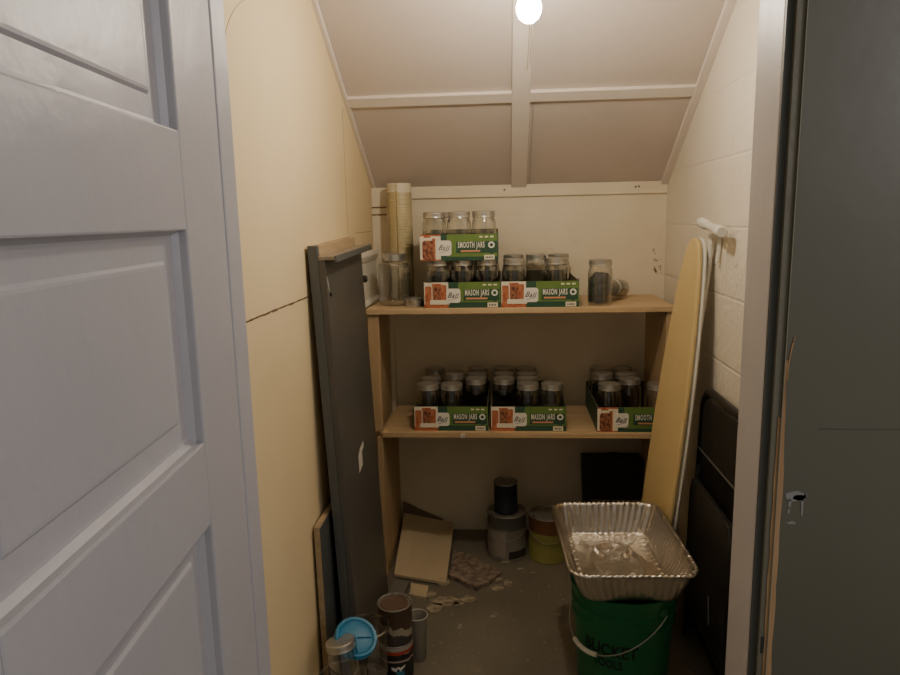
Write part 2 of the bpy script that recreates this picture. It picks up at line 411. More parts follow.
# ------------------------------------------------------------------ jars
def jar_glass(h=.170, r=.0445, neck=.033, mat_=M_glass, name='glass_body', sq=False, parent=None):
    bm = bmesh.new()
    prof = [(r*.80, .0), (r*.95, .004), (r, .014), (r, h*.70), (r*.98, h*.76), (r*.93, h*.81), (neck, h*.85), (neck, h*.97)]
    lathe(bm, prof, 28, cap0=True)
    if sq:   # vertical ribs on the big storage jar
        for v in bm.verts:
            a = math.atan2(v.co.y, v.co.x); k = 1+.02*cos(16*a) if .01 < v.co.z < h*.7 else 1
            v.co.x *= k; v.co.y *= k
    return finish(name, bm, mat_, parent, smooth=True, autos=60)
def jar_band(h, neck, parent):
    bm = bmesh.new(); q = neck+.0035
    lathe(bm, [(q, h*.865), (q+.0008, h*.875), (q, h*.89), (q, h*.935), (q+.0006, h*.95), (q, h*.965), (q, h*.985), (q-.002, h*.995), (neck-.004, h*.998)], 28)
    finish('lid_band', bm, M_band, parent, smooth=True)
    bm = bmesh.new(); lathe(bm, [(neck-.0035, h*.993), (neck-.006, h*.995), (neck*.5, h*.993), (.0002, h*.993)], 28, cap1=False)
    finish('lid', bm, M_lid, parent, smooth=True)
proto = empty('glass_jar', (0, 0, 0))
jar_glass(h=.172, neck=.0375, parent=proto); jar_band(.172, .0375, proto)
used = [False]
def place_jar(x, y, z, label, group=None, rot=None, sc=1):
    o = proto if not used[0] else copy_tree(proto)
    used[0] = True
    o.location = (x, y, z); tag(o, label, 'jar', group)
    if rot: o.rotation_euler = rot
    o.rotation_euler.z += random.random()*6
    o.scale = (sc, sc, sc)
    return o

# cardboard trays --------------------------------------------------------------
TW, TD, TH = .279, .372, .094
def rrect(bm, cx, cz, w, h, r, y, mi, n=5, d=.0005):
    pts = []
    for sx, sz, a0 in ((1, 1, 0), (-1, 1, 90), (-1, -1, 180), (1, -1, 270)):
        for k in range(n):
            a = R(a0+90*k/(n-1)); pts.append((cx+sx*(w/2-r)+r*cos(a), y, cz+sz*(h/2-r)+r*sin(a)))
    prism(bm, pts, (0, -d, 0), mi)
def make_tray(word):
    smooth_ = word.startswith('SMOOTH')
    root = empty('jar_tray', (0, 0, 0))
    t = .003; w, d, h = TW, TD, TH
    bm = bmesh.new()
    box(bm, -w/2, w/2, 0, d, 0, t); box(bm, -w/2, w/2, 0, t, t, h)
    box(bm, -w/2, w/2, d-t, d, t, h+.012); box(bm, -w/2, -w/2+t, t, d-t, t, h); box(bm, w/2-t, w/2, t, d-t, t, h)
    prism(bm, [(-w/2, d-t, h), (-w/2, d-t, h+.012), (-w/2, d-.05, h)], (t, 0, 0)); prism(bm, [(w/2-t, d-t, h), (w/2-t, d-t, h+.012), (w/2-t, d-.05, h)], (t, 0, 0))
    prism(bm, [(w/2-t, t, h), (w/2-t, t, h+.010), (w/2-t, .02, h)], (t, 0, 0))
    finish('carton', bm, M_carton, root)
    # printed side wall faces
    bm = bmesh.new(); box(bm, -w/2-.0006, -w/2-.0001, 0, d, 0, h, 0); finish('printed_side', bm, [M_gdark, M_cream], root)
    bm = bmesh.new(); box(bm, w/2+.0001, w/2+.0006, 0, d, 0, h, 0); finish('printed_side', bm, [M_gdark, M_cream], root)
    X = lambda u: -w/2 + u*w; Z = lambda v: h*(1-v)
    def rc(u0, u1, v0, v1, y, mi): box(bm, X(u0), X(u1), y-.0005, y, Z(v1), Z(v0), mi)
    bm = bmesh.new()   # materials: 0 dark green 1 mid green 2 white 3 cream 4 salmon 5 orange 6 red 7 ink
    pe = .27 if smooth_ else .32
    db = .35 if smooth_ else .45
    rc(0, pe, 0, 1, -.0001, 3 if not smooth_ else 6)
    rc(pe, db, 0, 1, -.0001, 0); rc(db, 1, 0, 1, -.0001, 1)
    rc(db, 1, .78, 1, -.0007, 0) if not smooth_ else rc(db, 1, .86, 1, -.0007, 0)
    rc(.47 if smooth_ else .52, 1 if smooth_ else .985, .28, .72, -.0008, 0)
    rc(.53, .78, .61, .68, -.0014, 4) if smooth_ else rc(.55, .83, .60, .67, -.0014, 4)
    rc(.83, .965, .80, .98, -.0014, 3)
    for i in range(5): rc(.85+i*.02, .862+i*.02, .86, .93, -.0020, 7)
    for i, u in enumerate((.77, .84, .91)): rc(u, u+.045, .08, .14, -.0008, 3)
    bmesh.ops.recalc_face_normals(bm, faces=bm.faces)
    rrect(bm, X(.925), Z(.42), .024, .024, .0119, -.0013, 2); rrect(bm, X(.925), Z(.42), .012, .012, .0059, -.0019, 0)
    rc(.905, .945, .54, .76, -.0013, 0)
    finish('printed_front', bm, [M_gdark, M_gmid, M_white, M_cream, M_sub, M_orange, M_red, M_ink], root)
    bm = bmesh.new()   # picture of filled jars
    if smooth_:
        rc(0.0, .05, .06, .95, -.0008, 1); rc(.2, pe, .12, .95, -.0008, 1); rc(.14, .27, .06, .14, -.0014, 1)
        rrect(bm, X(.105), Z(.60), .042, .070, .010, -.0016, 0); rrect(bm, X(.105), Z(.17), .030, .010, .003, -.0018, 2)
    else:
        for u, v, ww, hh in ((.055, .50, .024, .066), (.24, .42, .030, .060)): rrect(bm, X(u), Z(v), ww, hh, .005, -.0007, 1)
        rrect(bm, X(.165), Z(.45), .030, .060, .005, -.0014, 0); rrect(bm, X(.165), Z(.10), .034, .010, .003, -.0016, 1)
        rc(0, .32, .83, 1, -.0009, 1); rrect(bm, X(.205), Z(.77), .072, .017, .001, -.0020, 2)
    finish('jar_picture', bm, [M_orange, M_red if not smooth_ else M_cream, M_cream], root)
    bx = .315 if smooth_ else .385
    bm = bmesh.new(); rrect(bm, X(bx), Z(.52), .052, .052 if not smooth_ else .055, .010, -.0022, 0)
    bg = finish('logo_badge', bm, [M_white], root)
    bm = bmesh.new()
    me = text_mesh('Ball', .028, .041, shear=.4, bold=.0001, sp=1.1)
    bm_add_mesh(bm, me, Matrix.Translation((X(bx), -.0032, Z(.51))) @ Matrix.Rotation(R(6), 4, 'Y') @ Matrix.Rotation(pi/2, 4, 'X'))
    tube(bm, curve([(X(bx)-.018, -.0030, Z(.70)), (X(bx), -.0030, Z(.66)), (X(bx)+.018, -.0030, Z(.58))]), .0006, 5)
    finish('logo_script', bm, M_ink, bg)
    bm = bmesh.new(); me = text_mesh(word, .026, .096 if smooth_ else .088, bold=.0007, sp=1.22)
    bm_add_mesh(bm, me, Matrix.Translation((X(.665 if smooth_ else .695), -.0020, Z(.44))) @ Matrix.Rotation(pi/2, 4, 'X') @ Matrix.Diagonal((1, 1.12, 1, 1)))
    finish('lettering', bm, M_white, root)
    return root
mason = make_tray('MASON JARS'); smoothy = make_tray('SMOOTH JARS')
first = {}
def place_tray(src, x, y, z, label):
    o = src if src.name not in first else copy_tree(src)
    first[src.name] = 1; o.location = (x, y, z); tag(o, label, 'tray', 'cardboard trays of canning jars'); return o
place_tray(mason, -.158, 2.505, Z1, 'green mason jar tray on upper shelf with another tray stacked on it')
place_tray(smoothy, -.168, 2.503, Z1+.173, 'green smooth jar tray stacked on top of other jars')
place_tray(mason, .124, 2.503, Z1, 'green mason jar tray on upper shelf beside the lone filled jar')
place_tray(mason, -.209, 2.515, Z2, 'green mason jar tray at the left of the lower shelf')
place_tray(mason, .082, 2.515, Z2, 'green mason jar tray in the middle of the lower shelf')
place_tray(smoothy, .476, 2.507, Z2, 'green smooth jar tray on lower shelf, partly behind the yellow ironing board')
def fill(tx, ty, tz, cells, what, group):
    cols = {0: 'left', 1: 'middle', 2: 'right'}; rows = {0: 'front', 1: 'second', 2: 'third', 3: 'rear'}
    for c, r in cells:
        place_jar(tx+(c-1)*.0905, ty+.0495+r*.0908, tz+.0032, 'empty glass jar, %s in the %s row of %s' % (cols[c], rows[r], what), group)
fill(-.158, 2.505, Z1, [(c, 0) for c in range(3)] + [(0, 3), (2, 3)], 'upper shelf tray under another tray', 'jars in the trays on the upper shelf')
fill(-.168, 2.503, Z1+.173, [(c, 0) for c in range(3)] + [(0, 1)], 'the topmost stacked tray', 'jars in the topmost tray')
fill(.124, 2.503, Z1, [(0, 0), (0, 3), (1, 3), (2, 3)], 'tray beside the lone filled jar', 'jars in the trays on the upper shelf')
place_jar(.124+.062, 2.553, Z1+.0032, 'empty glass jar, right in the front row of tray beside the lone filled jar', 'jars in the trays on the upper shelf')
fill(-.209, 2.515, Z2, [(0, 0), (1, 0), (0, 1), (2, 1), (1, 2), (2, 2), (0, 3), (2, 3)], 'the left tray on lower shelf', 'jars in the left tray of the lower shelf')
fill(.082, 2.515, Z2, [(1, 0), (2, 0), (0, 1), (0, 2), (1, 2), (0, 3), (1, 3), (1, 1)], 'the middle tray on lower shelf', 'jars in the middle tray of the lower shelf')
fill(.476, 2.507, Z2, [(0, 0), (1, 1), (2, 0), (1, 2), (0, 2), (0, 3), (1, 3)], 'the right tray on lower shelf', 'jars in the right tray of the lower shelf')

# jar of dried stuff, alone
def lone_jar(name, loc, label, rot=None, sc=(1, 1, 1), white=False):
    t = empty(name, loc); tag(t, label, 'jar')
    jar_glass(h=.165, r=.044, neck=.038, parent=t)
    jar_band(.165, .038, t)
    bm = bmesh.new(); lathe(bm, [(.001, .006), (.036, .006), (.0405, .014), (.0408, .06), (.0405, .095), (.03, .112), (.012, .118), (.0005, .114)], 28, cap0=True)
    for v in bm.verts:
        k = 1-.10*abs(noise.noise(v.co*60)); v.co.x *= k; v.co.y *= k
        if v.co.z > .05: v.co.z += .014*noise.noise(v.co*45)
    finish('dried_contents', bm, M_moss, t, smooth=True, autos=False)
    if rot: t.rotation_euler = rot
    t.scale = sc
    return t
lone_jar('filled_jar', (.345, 2.56, Z1+.0005), 'clear glass jar of dark dried leaves standing alone on upper shelf')
fj = lone_jar('tipped_jar', (.46, 2.775, Z1+.0355), 'small glass jar of dark dried leaves lying on its side', rot=(R(-82), R(0), R(150)), sc=(.78, .78, .62))
# big ribbed jar
t = empty('storage_jar', (-.424, 2.615, Z1+.0005)); tag(t, 'large empty clear glass jar at the left end of upper shelf', 'jar')
jar_glass(h=.197, r=.060, neck=.041, sq=True, parent=t); jar_band(.197, .041, t)
# stack of metal rings
for i, (dx, dy) in enumerate(((0, 0), (.004, .002), (-.003, .003))):
    bm = bmesh.new(); lathe(bm, [(.030, .0), (.036, 0), (.037, .009), (.034, .010), (.0305, .0095), (.030, .0)], 26)
    o = finish('jar_ring', bm, M_band, smooth=True, loc=(-.345+dx, 2.575+dy, Z1+.0008+i*.0102))
    tag(o, ('bottom', 'middle', 'top')[i] + ' silver jar ring of the small pile beside the large empty jar', 'jar ring', 'loose silver jar rings')
# tall stack of cream cups in a clear sleeve
t = empty('cup_stack', (-.424, 2.808, Z1)); tag(t, 'tall cream ribbed stack of cups in a clear sleeve on upper shelf', 'cup stack')
bm = bmesh.new(); prof = []
for i in range(38):
    z = .002+i*.0122; prof += [(.0468, z), (.0485, z+.002), (.0485, z+.010), (.0475, z+.0118)]
prof.append((.044, .466)); lathe(bm, prof, 32, cap0=True, cap1=True); finish('nested_cups', bm, mat('cream_cup', (.72, .66, .50), .5, col2=(.64, .58, .42), cscale=30), t, smooth=True, autos=30)
bm = bmesh.new(); lathe(bm, [(.0515, .001), (.0515, .40), (.050, .43)], 32); box(bm, -.006, -.002, -.0535, -.0505, .0, .465, 0)
finish('plastic_sleeve', bm, glass('sleeve_film', (.92, .88, .76), .12, .3), t, smooth=True)
# white moulded drawer front with a knob, leaning on the left wall at the end of the shelf
t = empty('drawer_front', (-.533, 2.62, Z1+.001)); tag(t, 'white moulded drawer front with dark knob standing at left end of upper shelf', 'drawer front')
t.rotation_euler = (0, R(-2.5), 0)
bm = bmesh.new(); box(bm, -.006, .006, -.19, .22, .0, .192); finish('panel', bm, M_whitep, t, bevel=.003)
bm = bmesh.new(); prism(bm, [(-.006, -.19, .165), (.012, -.19, .165), (.020, -.19, .186), (.014, -.19, .200), (-.006, -.19, .203)], (0, .41, 0)); finish('top_moulding', bm, M_whitep, t, bevel=.002)
bm = bmesh.new(); prism(bm, [(-.006, -.19, .0), (.016, -.19, .0), (.014, -.19, .012), (.006, -.19, .020), (-.006, -.19, .022)], (0, .41, 0)); finish('bottom_moulding', bm, M_whitep, t, bevel=.002)
bm = bmesh.new(); Mx = Matrix.Translation((.006, -.155, .112)) @ Matrix.Rotation(pi/2, 4, 'Y')
lathe(bm, [(.016, 0), (.016, .003), (.006, .005), (.006, .014), (.012, .018), (.014, .026), (.009, .033), (.001, .034)], 20, M=Mx, cap0=True)
finish('knob', bm, mat('dark_bronze', (.06, .05, .04), .35, metal=.7), t, smooth=True)

# ------------------------------------------------------------------ tall dark board with a ledge, leaning at the left
t = empty('tall_board', (-.41, 1.95, 0)); tag(t, 'tall dark grey painted panel with a wooden top ledge leaning at left', 'panel')
# local frame: u runs from the near edge to the far edge, n points into the closet, w up
def bp(u, n, z):
    k = u/.51; x = (-.447-.051*(z/1.3))*(1-k) + (-.452-.050*(z/1.3))*k
    return Vector((x + n, 1.88+.51*k, z + (.012*k if z > 1 else 0))) - Vector((-.41, 1.95, 0))
def pbox(bm, u0, u1, n0, n1, z0, z1, mi=0):
    vs = [bm.verts.new(bp(u, n, z)) for u in (u0, u1) for n in (n0, n1) for z in (z0, z1)]
    for f in [(0,1,3,2), (4,6,7,5), (0,4,5,1), (2,3,7,6), (0,2,6,4), (1,5,7,3)]: bm.faces.new([vs[i] for i in f]).material_index = mi
bm = bmesh.new(); pbox(bm, .0, .51, -.018, .0, .0, 1.2835); finish('face_board', bm, M_navyboard, t, bevel=.001)
bm = bmesh.new(); pbox(bm, 0, .02, -.046, -.0185, 0, 1.324); finish('edge_rail', bm, M_navyedge, t, bevel=.002)
bm = bmesh.new(); pbox(bm, .021, .51, -.046, -.0185, 0, 1.322); finish('back_board', bm, [M_bare], t, bevel=.001)
bm = bmesh.new(); pbox(bm, 0, .525, -.018, .028, 1.284, 1.294); finish('top_ledge', bm, mat('worn_ledge', (.30, .25, .175), .6, bump=.2, col2=(.22, .19, .14), cscale=12), t, bevel=.001)
bm = bmesh.new(); pbox(bm, 0, .53, .0285, .034, 1.277, 1.296); finish('ledge_nosing', bm, M_navyedge, t, bevel=.001)
bm = bmesh.new()
P = [(.18, .645), (.21, .660), (.265, .670), (.27, .650), (.235, .645), (.235, .600), (.18, .592)]
prism(bm, [bp(u+.02, .0006, z) for u, z in P], (.0008, 0, 0)); finish('torn_tape', bm, M_tape, t)
bm = bmesh.new()
prism(bm, [bp(u, .0006, z) for u, z in ((.005, 1.24), (.014, 1.225), (.022, 1.19), (.014, 1.205))], (.0008, 0, 0)); finish('paint_chip', bm, M_tape, t)
bm = bmesh.new(); lathe(bm, [(.006, 0), (.006, .004), (.001, .005)], 12, M=Matrix.Translation(bp(.03, .0, 1.185)) @ Matrix.Rotation(pi/2, 4, 'Y'), cap0=True); finish('screw', bm, M_black, t)
# thin board behind it, against the wall
t = empty('plywood_board', (-.53, 1.98, 0)); tag(t, 'thin wooden board with pale edge between dark panel and left wall', 'board')
bm = bmesh.new(); box(bm, -.010, .007, -.187, .24, 0, .538); finish('core_sheet', bm, M_bare, t, bevel=.001)
bm = bmesh.new(); box(bm, .0072, .0092, -.187, .24, 0, .534); finish('front_sheet', bm, M_navyedge, t)
t.rotation_euler = (0, R(-.6), 0)

# ------------------------------------------------------------------ floor: cans, slabs, debris
def can(name, loc, r, h, body, lid_m, label, handle=False, group=None, rz=0, tilt=None):
    t = empty(name, loc, rz); tag(t, label, 'paint can', group)
    bm = bmesh.new(); lathe(bm, [(r*.97, 0), (r, .003), (r, .006), (r*.985, .008), (r*.985, h-.012), (r, h-.009), (r, h-.002)], 36, cap0=True)
    finish('tin_body', bm, body, t, smooth=True)
    bm = bmesh.new(); lathe(bm, [(r, h-.004), (r+.0012, h-.001), (r, h+.001), (r-.004, h), (r-.006, h-.006), (r-.010, h-.006)], 36); finish('rim', bm, M_tin, t, smooth=True)
    bm = bmesh.new(); lathe(bm, [(r-.010, h-.0055), (r-.011, h-.002), (r-.015, h-.002), (r-.018, h-.005), (r*.4, h-.0045), (.0004, h-.004)], 36); finish('lid', bm, lid_m, t, smooth=True)
    if handle:
        for s in (-1, 1):
            bm = bmesh.new(); lathe(bm, [(.008, 0), (.007, .003), (.001, .004)], 12, M=Matrix.Translation((s*(r-.001), 0, h*.78)) @ Matrix.Rotation(s*pi/2, 4, 'Y')); finish('handle_ear', bm, M_tin, t, smooth=True)
        bm = bmesh.new(); pts = [(-(r+.004)*cos(a), -(r+.006)*sin(a), h*.78 - .055*sin(a)) for a in [pi*i/16 for i in range(17)]]
        tube(bm, pts, .0013, 6); finish('wire_handle', bm, M_wire, t, smooth=True)
    return t
M_gal = drip_mat('grey_label_tin', (.10, .10, .085), (.22, .20, .165), .135, .02, scale=16)
M_yel = drip_mat('yellow_label_tin', (.19, .085, .045), (.30, .29, .085), .125, .008, scale=20)
M_navy = drip_mat('navy_tin', (.022, .028, .042), (.018, .022, .035), .10, .01)
g = can('paint_can', (-.002, 2.712, 0), .081, .192, M_gal, M_tin, 'gallon paint can with grey label and wire handle under small navy can', True)
bm = bmesh.new()   # pale part of the label wraps the left half
for i in range(10):
    a0 = R(182+i*8.5); a1 = R(182+(i+1)*8.5); r = .0806
    vs = [bm.verts.new(v) for v in ((r*cos(a0), r*sin(a0), .02), (r*cos(a1), r*sin(a1), .02), (r*cos(a1), r*sin(a1), .128-.002*i*0), (r*cos(a0), r*sin(a0), .128))]; bm.faces.new(vs)
finish('pale_label', bm, mat('pale_label', (.34, .30, .25), .6, bump=.05), g, smooth=True)
bm = bmesh.new()
for i in range(8):
    a0 = R(276+i*8); a1 = R(276+(i+1)*8); r = .0808
    vs = [bm.verts.new(v) for v in ((r*cos(a0), r*sin(a0), .012), (r*cos(a1), r*sin(a1), .012), (r*cos(a1), r*sin(a1), .045), (r*cos(a0), r*sin(a0), .045))]; bm.faces.new(vs)
finish('dark_label_strip', bm, mat('dark_label', (.05, .04, .035), .6), g, smooth=True)
can('small_paint_can', (-.005, 2.712, .193), .049, .125, M_navy, M_tin, 'small navy paint can standing on the gallon can')
can('paint_can', (.168, 2.695, 0), .080, .190, M_yel, M_tin, 'yellow-green labelled gallon paint can with rusty drips beside foil pan', True)

# cream board lying against the back corner
def slab(name, pts, th, m, label, cat, group=None, jag=0):
    cx = sum(p[0] for p in pts)/len(pts); cy = sum(p[1] for p in pts)/len(pts)
    P = []
    for i, p in enumerate(pts):
        q = pts[(i+1) % len(pts)]; n = 5 if jag else 1
        for k in range(n):
            f = k/n; x = p[0]+(q[0]-p[0])*f; y = p[1]+(q[1]-p[1])*f; z = (p[2]+(q[2]-p[2])*f) if len(p) > 2 else 0
            P.append((x-cx+random.uniform(-jag, jag), y-cy+random.uniform(-jag, jag), z))
    bm = bmesh.new(); prism(bm, P, (0, 0, th)); o = finish(name, bm, m, bevel=.001, loc=(cx, cy, .0005)); tag(o, label, cat, group); return o
slab('cream_tile', [(-.236, 2.438, .004), (-.445, 2.49, .004), (-.462, 2.905, .075), (-.238, 2.905, .03)], .012, M_tile, 'large cream board lying on the floor below the left tray', 'board')
slab('broken_slab', [(-.225, 2.70, 0), (-.17, 2.665, 0), (-.022, 2.53, 0), (-.050, 2.475, 0), (-.118, 2.40, 0), (-.175, 2.445, 0), (-.232, 2.50, 0)], .018, M_slab, 'rough brown broken stone slab on the floor beside the cream board', 'slab', jag=.004)
slab('grey_offcut', [(-.440, 2.44, 0), (-.375, 2.43, 0), (-.385, 2.335, 0), (-.445, 2.34, 0)], .02, M_gtile, 'small grey tile offcut near the foot of the dark panel', 'offcut')
slab('cream_offcut', [(-.37, 2.435, 0), (-.300, 2.415, 0), (-.300, 2.335, 0), (-.368, 2.355, 0)], .012, M_tile, 'small square cream offcut in front of the large cream board', 'offcut', jag=.002)
def flake(cx, cy, rx, ry, label):
    n = 22; ph = random.random()*9
    pts = [(rx*cos(2*pi*i/n)*(1+.38*noise.noise(Vector((cos(2*pi*i/n)*1.6+ph, sin(2*pi*i/n)*1.6, ph)))), ry*sin(2*pi*i/n)*(1+.38*noise.noise(Vector((cos(2*pi*i/n)*1.6, sin(2*pi*i/n)*1.6+ph, 3)))), 0) for i in range(n)]
    bm = bmesh.new(); prism(bm, pts, (0, 0, .004)); o = finish('plaster_flake', bm, M_flake, loc=(cx, cy, .0004)); tag(o, label, 'plaster flake', 'plaster flakes on the floor')
flake(-.228, 2.325, .055, .030, 'largest cream plaster flake near the brown slab')
flake(-.265, 2.285, .030, .035, 'cream plaster flake touching the largest flake, nearest the camera')
flake(-.180, 2.31, .018, .016, 'cream plaster flake just right of the largest flake')
flake(-.145, 2.345, .030, .022, 'cream plaster flake in front of the broken slab tip')
flake(-.245, 2.455, .022, .028, 'cream plaster flake between cream board and broken slab')
flake(-.285, 2.370, .020, .022, 'cream plaster flake beside the small square cream offcut')
flake(-.035, 2.425, .024, .020, 'round cream plaster flake right of the broken slab, nearest camera')
flake(.002, 2.465, .018, .024, 'cream plaster flake right of broken slab, closest to the foil pan')
flake(-.038, 2.49, .014, .020, 'narrow cream plaster flake at the right point of broken slab')
flake(-.010, 2.625, .018, .008, 'white plaster crumb at the foot of grey gallon can')
flake(.052, 2.575, .011, .008, 'white plaster crumb in front of the yellow label can')
flake(.100, 2.545, .009, .007, 'white plaster crumb farthest right on the floor')
bm = bmesh.new()
for i in range(150):
    x = random.uniform(-.33, .22); y = random.uniform(2.0, 2.62); s = random.uniform(.0008, .0032)
    if -.30 < x < -.02 and 2.38 < y < 2.7: continue
    box(bm, x-s, x+s*random.uniform(.4, 1), y-s, y+s*random.uniform(.3, 1), .0001, .0015)
o = finish('crumb_scatter', bm, M_flake); tag(o, 'scattered tiny paint crumbs over the grey floor', 'crumbs', kind='stuff')

# black case standing at the back under the shelf
t = empty('black_case', (.45, 2.83, 0)); tag(t, 'black case standing against the back wall under lower shelf', 'case')
bm = bmesh.new(); prism(bm, [(-.118, -.05, .0), (.118, -.05, .0), (.118, -.03, .385), (-.134, -.03, .385)], (0, .085, 0)); finish('shell', bm, M_blackv, t, bevel=.008)
bm = bmesh.new(); box(bm, -.100, .110, -.0440, -.0370, .205, .209); finish('metal_strip', bm, M_tin, t)
bm = bmesh.new(); tube(bm, curve([(-.04, -.012, .385), (-.035, -.012, .40), (0, -.012, .404), (.035, -.012, .40), (.04, -.012, .385)]), .004, 8); finish('handle', bm, M_black, t, smooth=True)

# ------------------------------------------------------------------ green bucket and foil pan
bk = empty('bucket', (.337, 1.892, 0)); tag(bk, 'green plastic bucket with black lettering under the foil pan', 'bucket')
BH = .352
def br(z): return .128 + .018*z/BH
bm = bmesh.new()
lathe(bm, [(.120, .0), (br(.004), .004), (br(.25), .25), (br(.25)+.006, .252), (br(.25)+.006, .258), (br(.27), .260), (br(.29), .29), (br(.29)+.006, .292), (br(.30)+.006, .299), (br(.31), .301), (br(.34)+.001, .338), (br(.34)+.007, .340), (br(BH)+.007, BH), (br(BH)-.002, BH), (br(.3)-.004, .30), (.122, .006), (.001, .006)], 56, cap0=True)
finish('bucket_body', bm, M_green, bk, smooth=True, autos=50)
def on_bucket(me, ang0, z0, name, k=1):
    bm = bmesh.new(); vs = []
    for v in me.vertices:
        z = z0+v.co.y; a = ang0 + v.co.x/br(z); r = br(z)+.0006+v.co.z
        vs.append(bm.verts.new((r*cos(a), r*sin(a), z)))
    for p in me.polygons:
        try: bm.faces.new([vs[i] for i in p.vertices])
        except ValueError: pass
    return finish(name, bm, mat('black_bucket_print', (.006, .022, .012), .5), bk)
me = text_mesh('BUCKET', .052, .155, bold=.0016)
on_bucket(me, R(-114), .200, 'lettering')
me = text_mesh('TOOLS', .036, .085, bold=.001)
on_bucket(me, R(-117), .158, 'lettering')
EA = -52
for a in (EA, EA-180):
    bm = bmesh.new(); Mx = Matrix.Rotation(R(a), 4, 'Z') @ Matrix.Translation((br(.31), 0, .308)) @ Matrix.Rotation(pi/2, 4, 'Y')
    lathe(bm, [(.016, -.004), (.015, .004), (.008, .009), (.001, .010)], 16, M=Mx); finish('handle_ear', bm, M_green, bk, smooth=True)
bail = []
for i in range(49):
    f = i/48; a = R(EA-180*f); rr = .157 - .004*sin(pi*f)
    bail.append(Vector((rr*cos(a), rr*sin(a), .308 - .128*sin(pi*f)**.9)))
tube(bm := bmesh.new(), bail, .0018, 8); finish('wire_bail', bm, M_wire, bk, smooth=True)
bm = bmesh.new(); tube(bm, bail[20:30], .0070, 12); finish('bail_grip', bm, M_wplas, bk, smooth=True)

pn = empty('foil_pan', (.330, 1.962, BH+.0015), R(2.5)); tag(pn, 'deep crinkled foil roasting pan resting on the green bucket', 'pan')
def rrp(hx, hy, r, N=288):
    """points round a rounded rectangle, with arclength-ish index"""
    segs = []; L1 = 2*(hx-r); L2 = 2*(hy-r); La = pi*r/2; tot = 2*L1+2*L2+4*La; out = []
    for i in range(N):
        s = tot*i/N
        for (x0, y0, dx, dy, cx, cy, a0) in ((-(hx-r), -hy, 1, 0, hx-r, -(hy-r), -90), (hx, -(hy-r), 0, 1, hx-r, hy-r, 0), (hx-r, hy, -1, 0, -(hx-r), hy-r, 90), (-hx, hy-r, 0, -1, -(hx-r), -(hy-r), 180)):
            Ln = L1 if dx else L2
            if s <= Ln: out.append((x0+dx*s, y0+dy*s)); break
            s -= Ln
            if s <= La: a = R(a0)+s/r; out.append((cx+r*cos(a), cy+r*sin(a))); break
            s -= La
        else: out.append((-(hx-r), -hy))
    return out
PH = .093; N = 288
levels = [(.173, .240, .052, PH-.006, 0, .0006), (.177, .244, .055, PH-.002, .0, .0012), (.176, .243, .055, PH+.003, 0, .0022), (.171, .238, .052, PH+.004, .0008, .0024), (.165, .232, .048, PH+.001, .0006, .0010),
          (.162, .229, .046, PH-.008, .0026, .0), (.153, .221, .044, PH*.60, .0034, 0), (.143, .213, .042, PH*.30, .0032, 0), (.134, .207, .040, .008, .0014, 0), (.131, .204, .040, .002, .0, .0),
          (.124, .198, .038, .0006, 0, .0)]
bm = bmesh.new(); prev = None
for hx, hy, r, z, fl, wz in levels:
    ring = []
    P = rrp(hx, hy, r, N)
    for i, (x, y) in enumerate(P):
        a, b = P[i-1], P[(i+1) % N]; nx, ny = (b[1]-a[1]), -(b[0]-a[0]); ln = math.hypot(nx, ny) or 1
        o = fl*sin(2*pi*i/4.0*1.0 + .5)*1.0 + .0012*noise.noise(Vector((x*30, y*30, z*8)))
        ring.append(bm.verts.new((x+nx/ln*o, y+ny/ln*o, z+wz*sin(2*pi*i/3.0) + .0015*noise.noise(Vector((x*25, y*25, 1)))*(z > .05))))
    if prev:
        for i in range(N): bm.faces.new((prev[i], prev[(i+1) % N], ring[(i+1) % N], ring[i]))
    prev = ring
wall_me = finish('fluted_wall', bm, M_foil, pn, smooth=True, autos=80)
sol = wall_me.modifiers.new('gauge', 'SOLIDIFY'); sol.thickness = .0008; sol.offset = 0
bm = bmesh.new(); nx_, ny_ = 60, 96; grid = {}
def fz(x, y):
    z = .0004
    e = math.hypot(x/.075, y/.13); z += .0085*math.exp(-((e-1)/.13)**2)
    z += .006*math.exp(-((abs(x)/.131-.90)/.05)**2)*.4*(1+sin(y*230)) + .006*math.exp(-((abs(y)/.208-.95)/.03)**2)*.4*(1+sin(x*230))
    for s in (-1, 1):
        d = abs(x*.86 + s*y*.52)
        if e > .55: z += .009*math.exp(-(d/.009)**2)*(1 if math.hypot(x, y) < .17 else 0)
    z += .0016*noise.noise(Vector((x*28, y*28, 4)))
    return max(z, .0003)
for i in range(nx_+1):
    for j in range(ny_+1):
        x = -.125+.25*i/nx_; y = -.199+.398*j/ny_
        # keep inside the rounded floor outline
        cx = max(abs(x)-.087, 0); cy = max(abs(y)-.161, 0); d = math.hypot(cx, cy)
        if d > .038: k = .038/d; x = math.copysign(.087+cx*k if cx > 0 else abs(x), x); y = math.copysign(.161+cy*k if cy > 0 else abs(y), y)
        grid[i, j] = bm.verts.new((x, y, fz(x, y)))
for i in range(nx_):
    for j in range(ny_): bm.faces.new((grid[i, j], grid[i+1, j], grid[i+1, j+1], grid[i, j+1]))
finish('embossed_base', bm, M_foil, pn, smooth=True, autos=80)

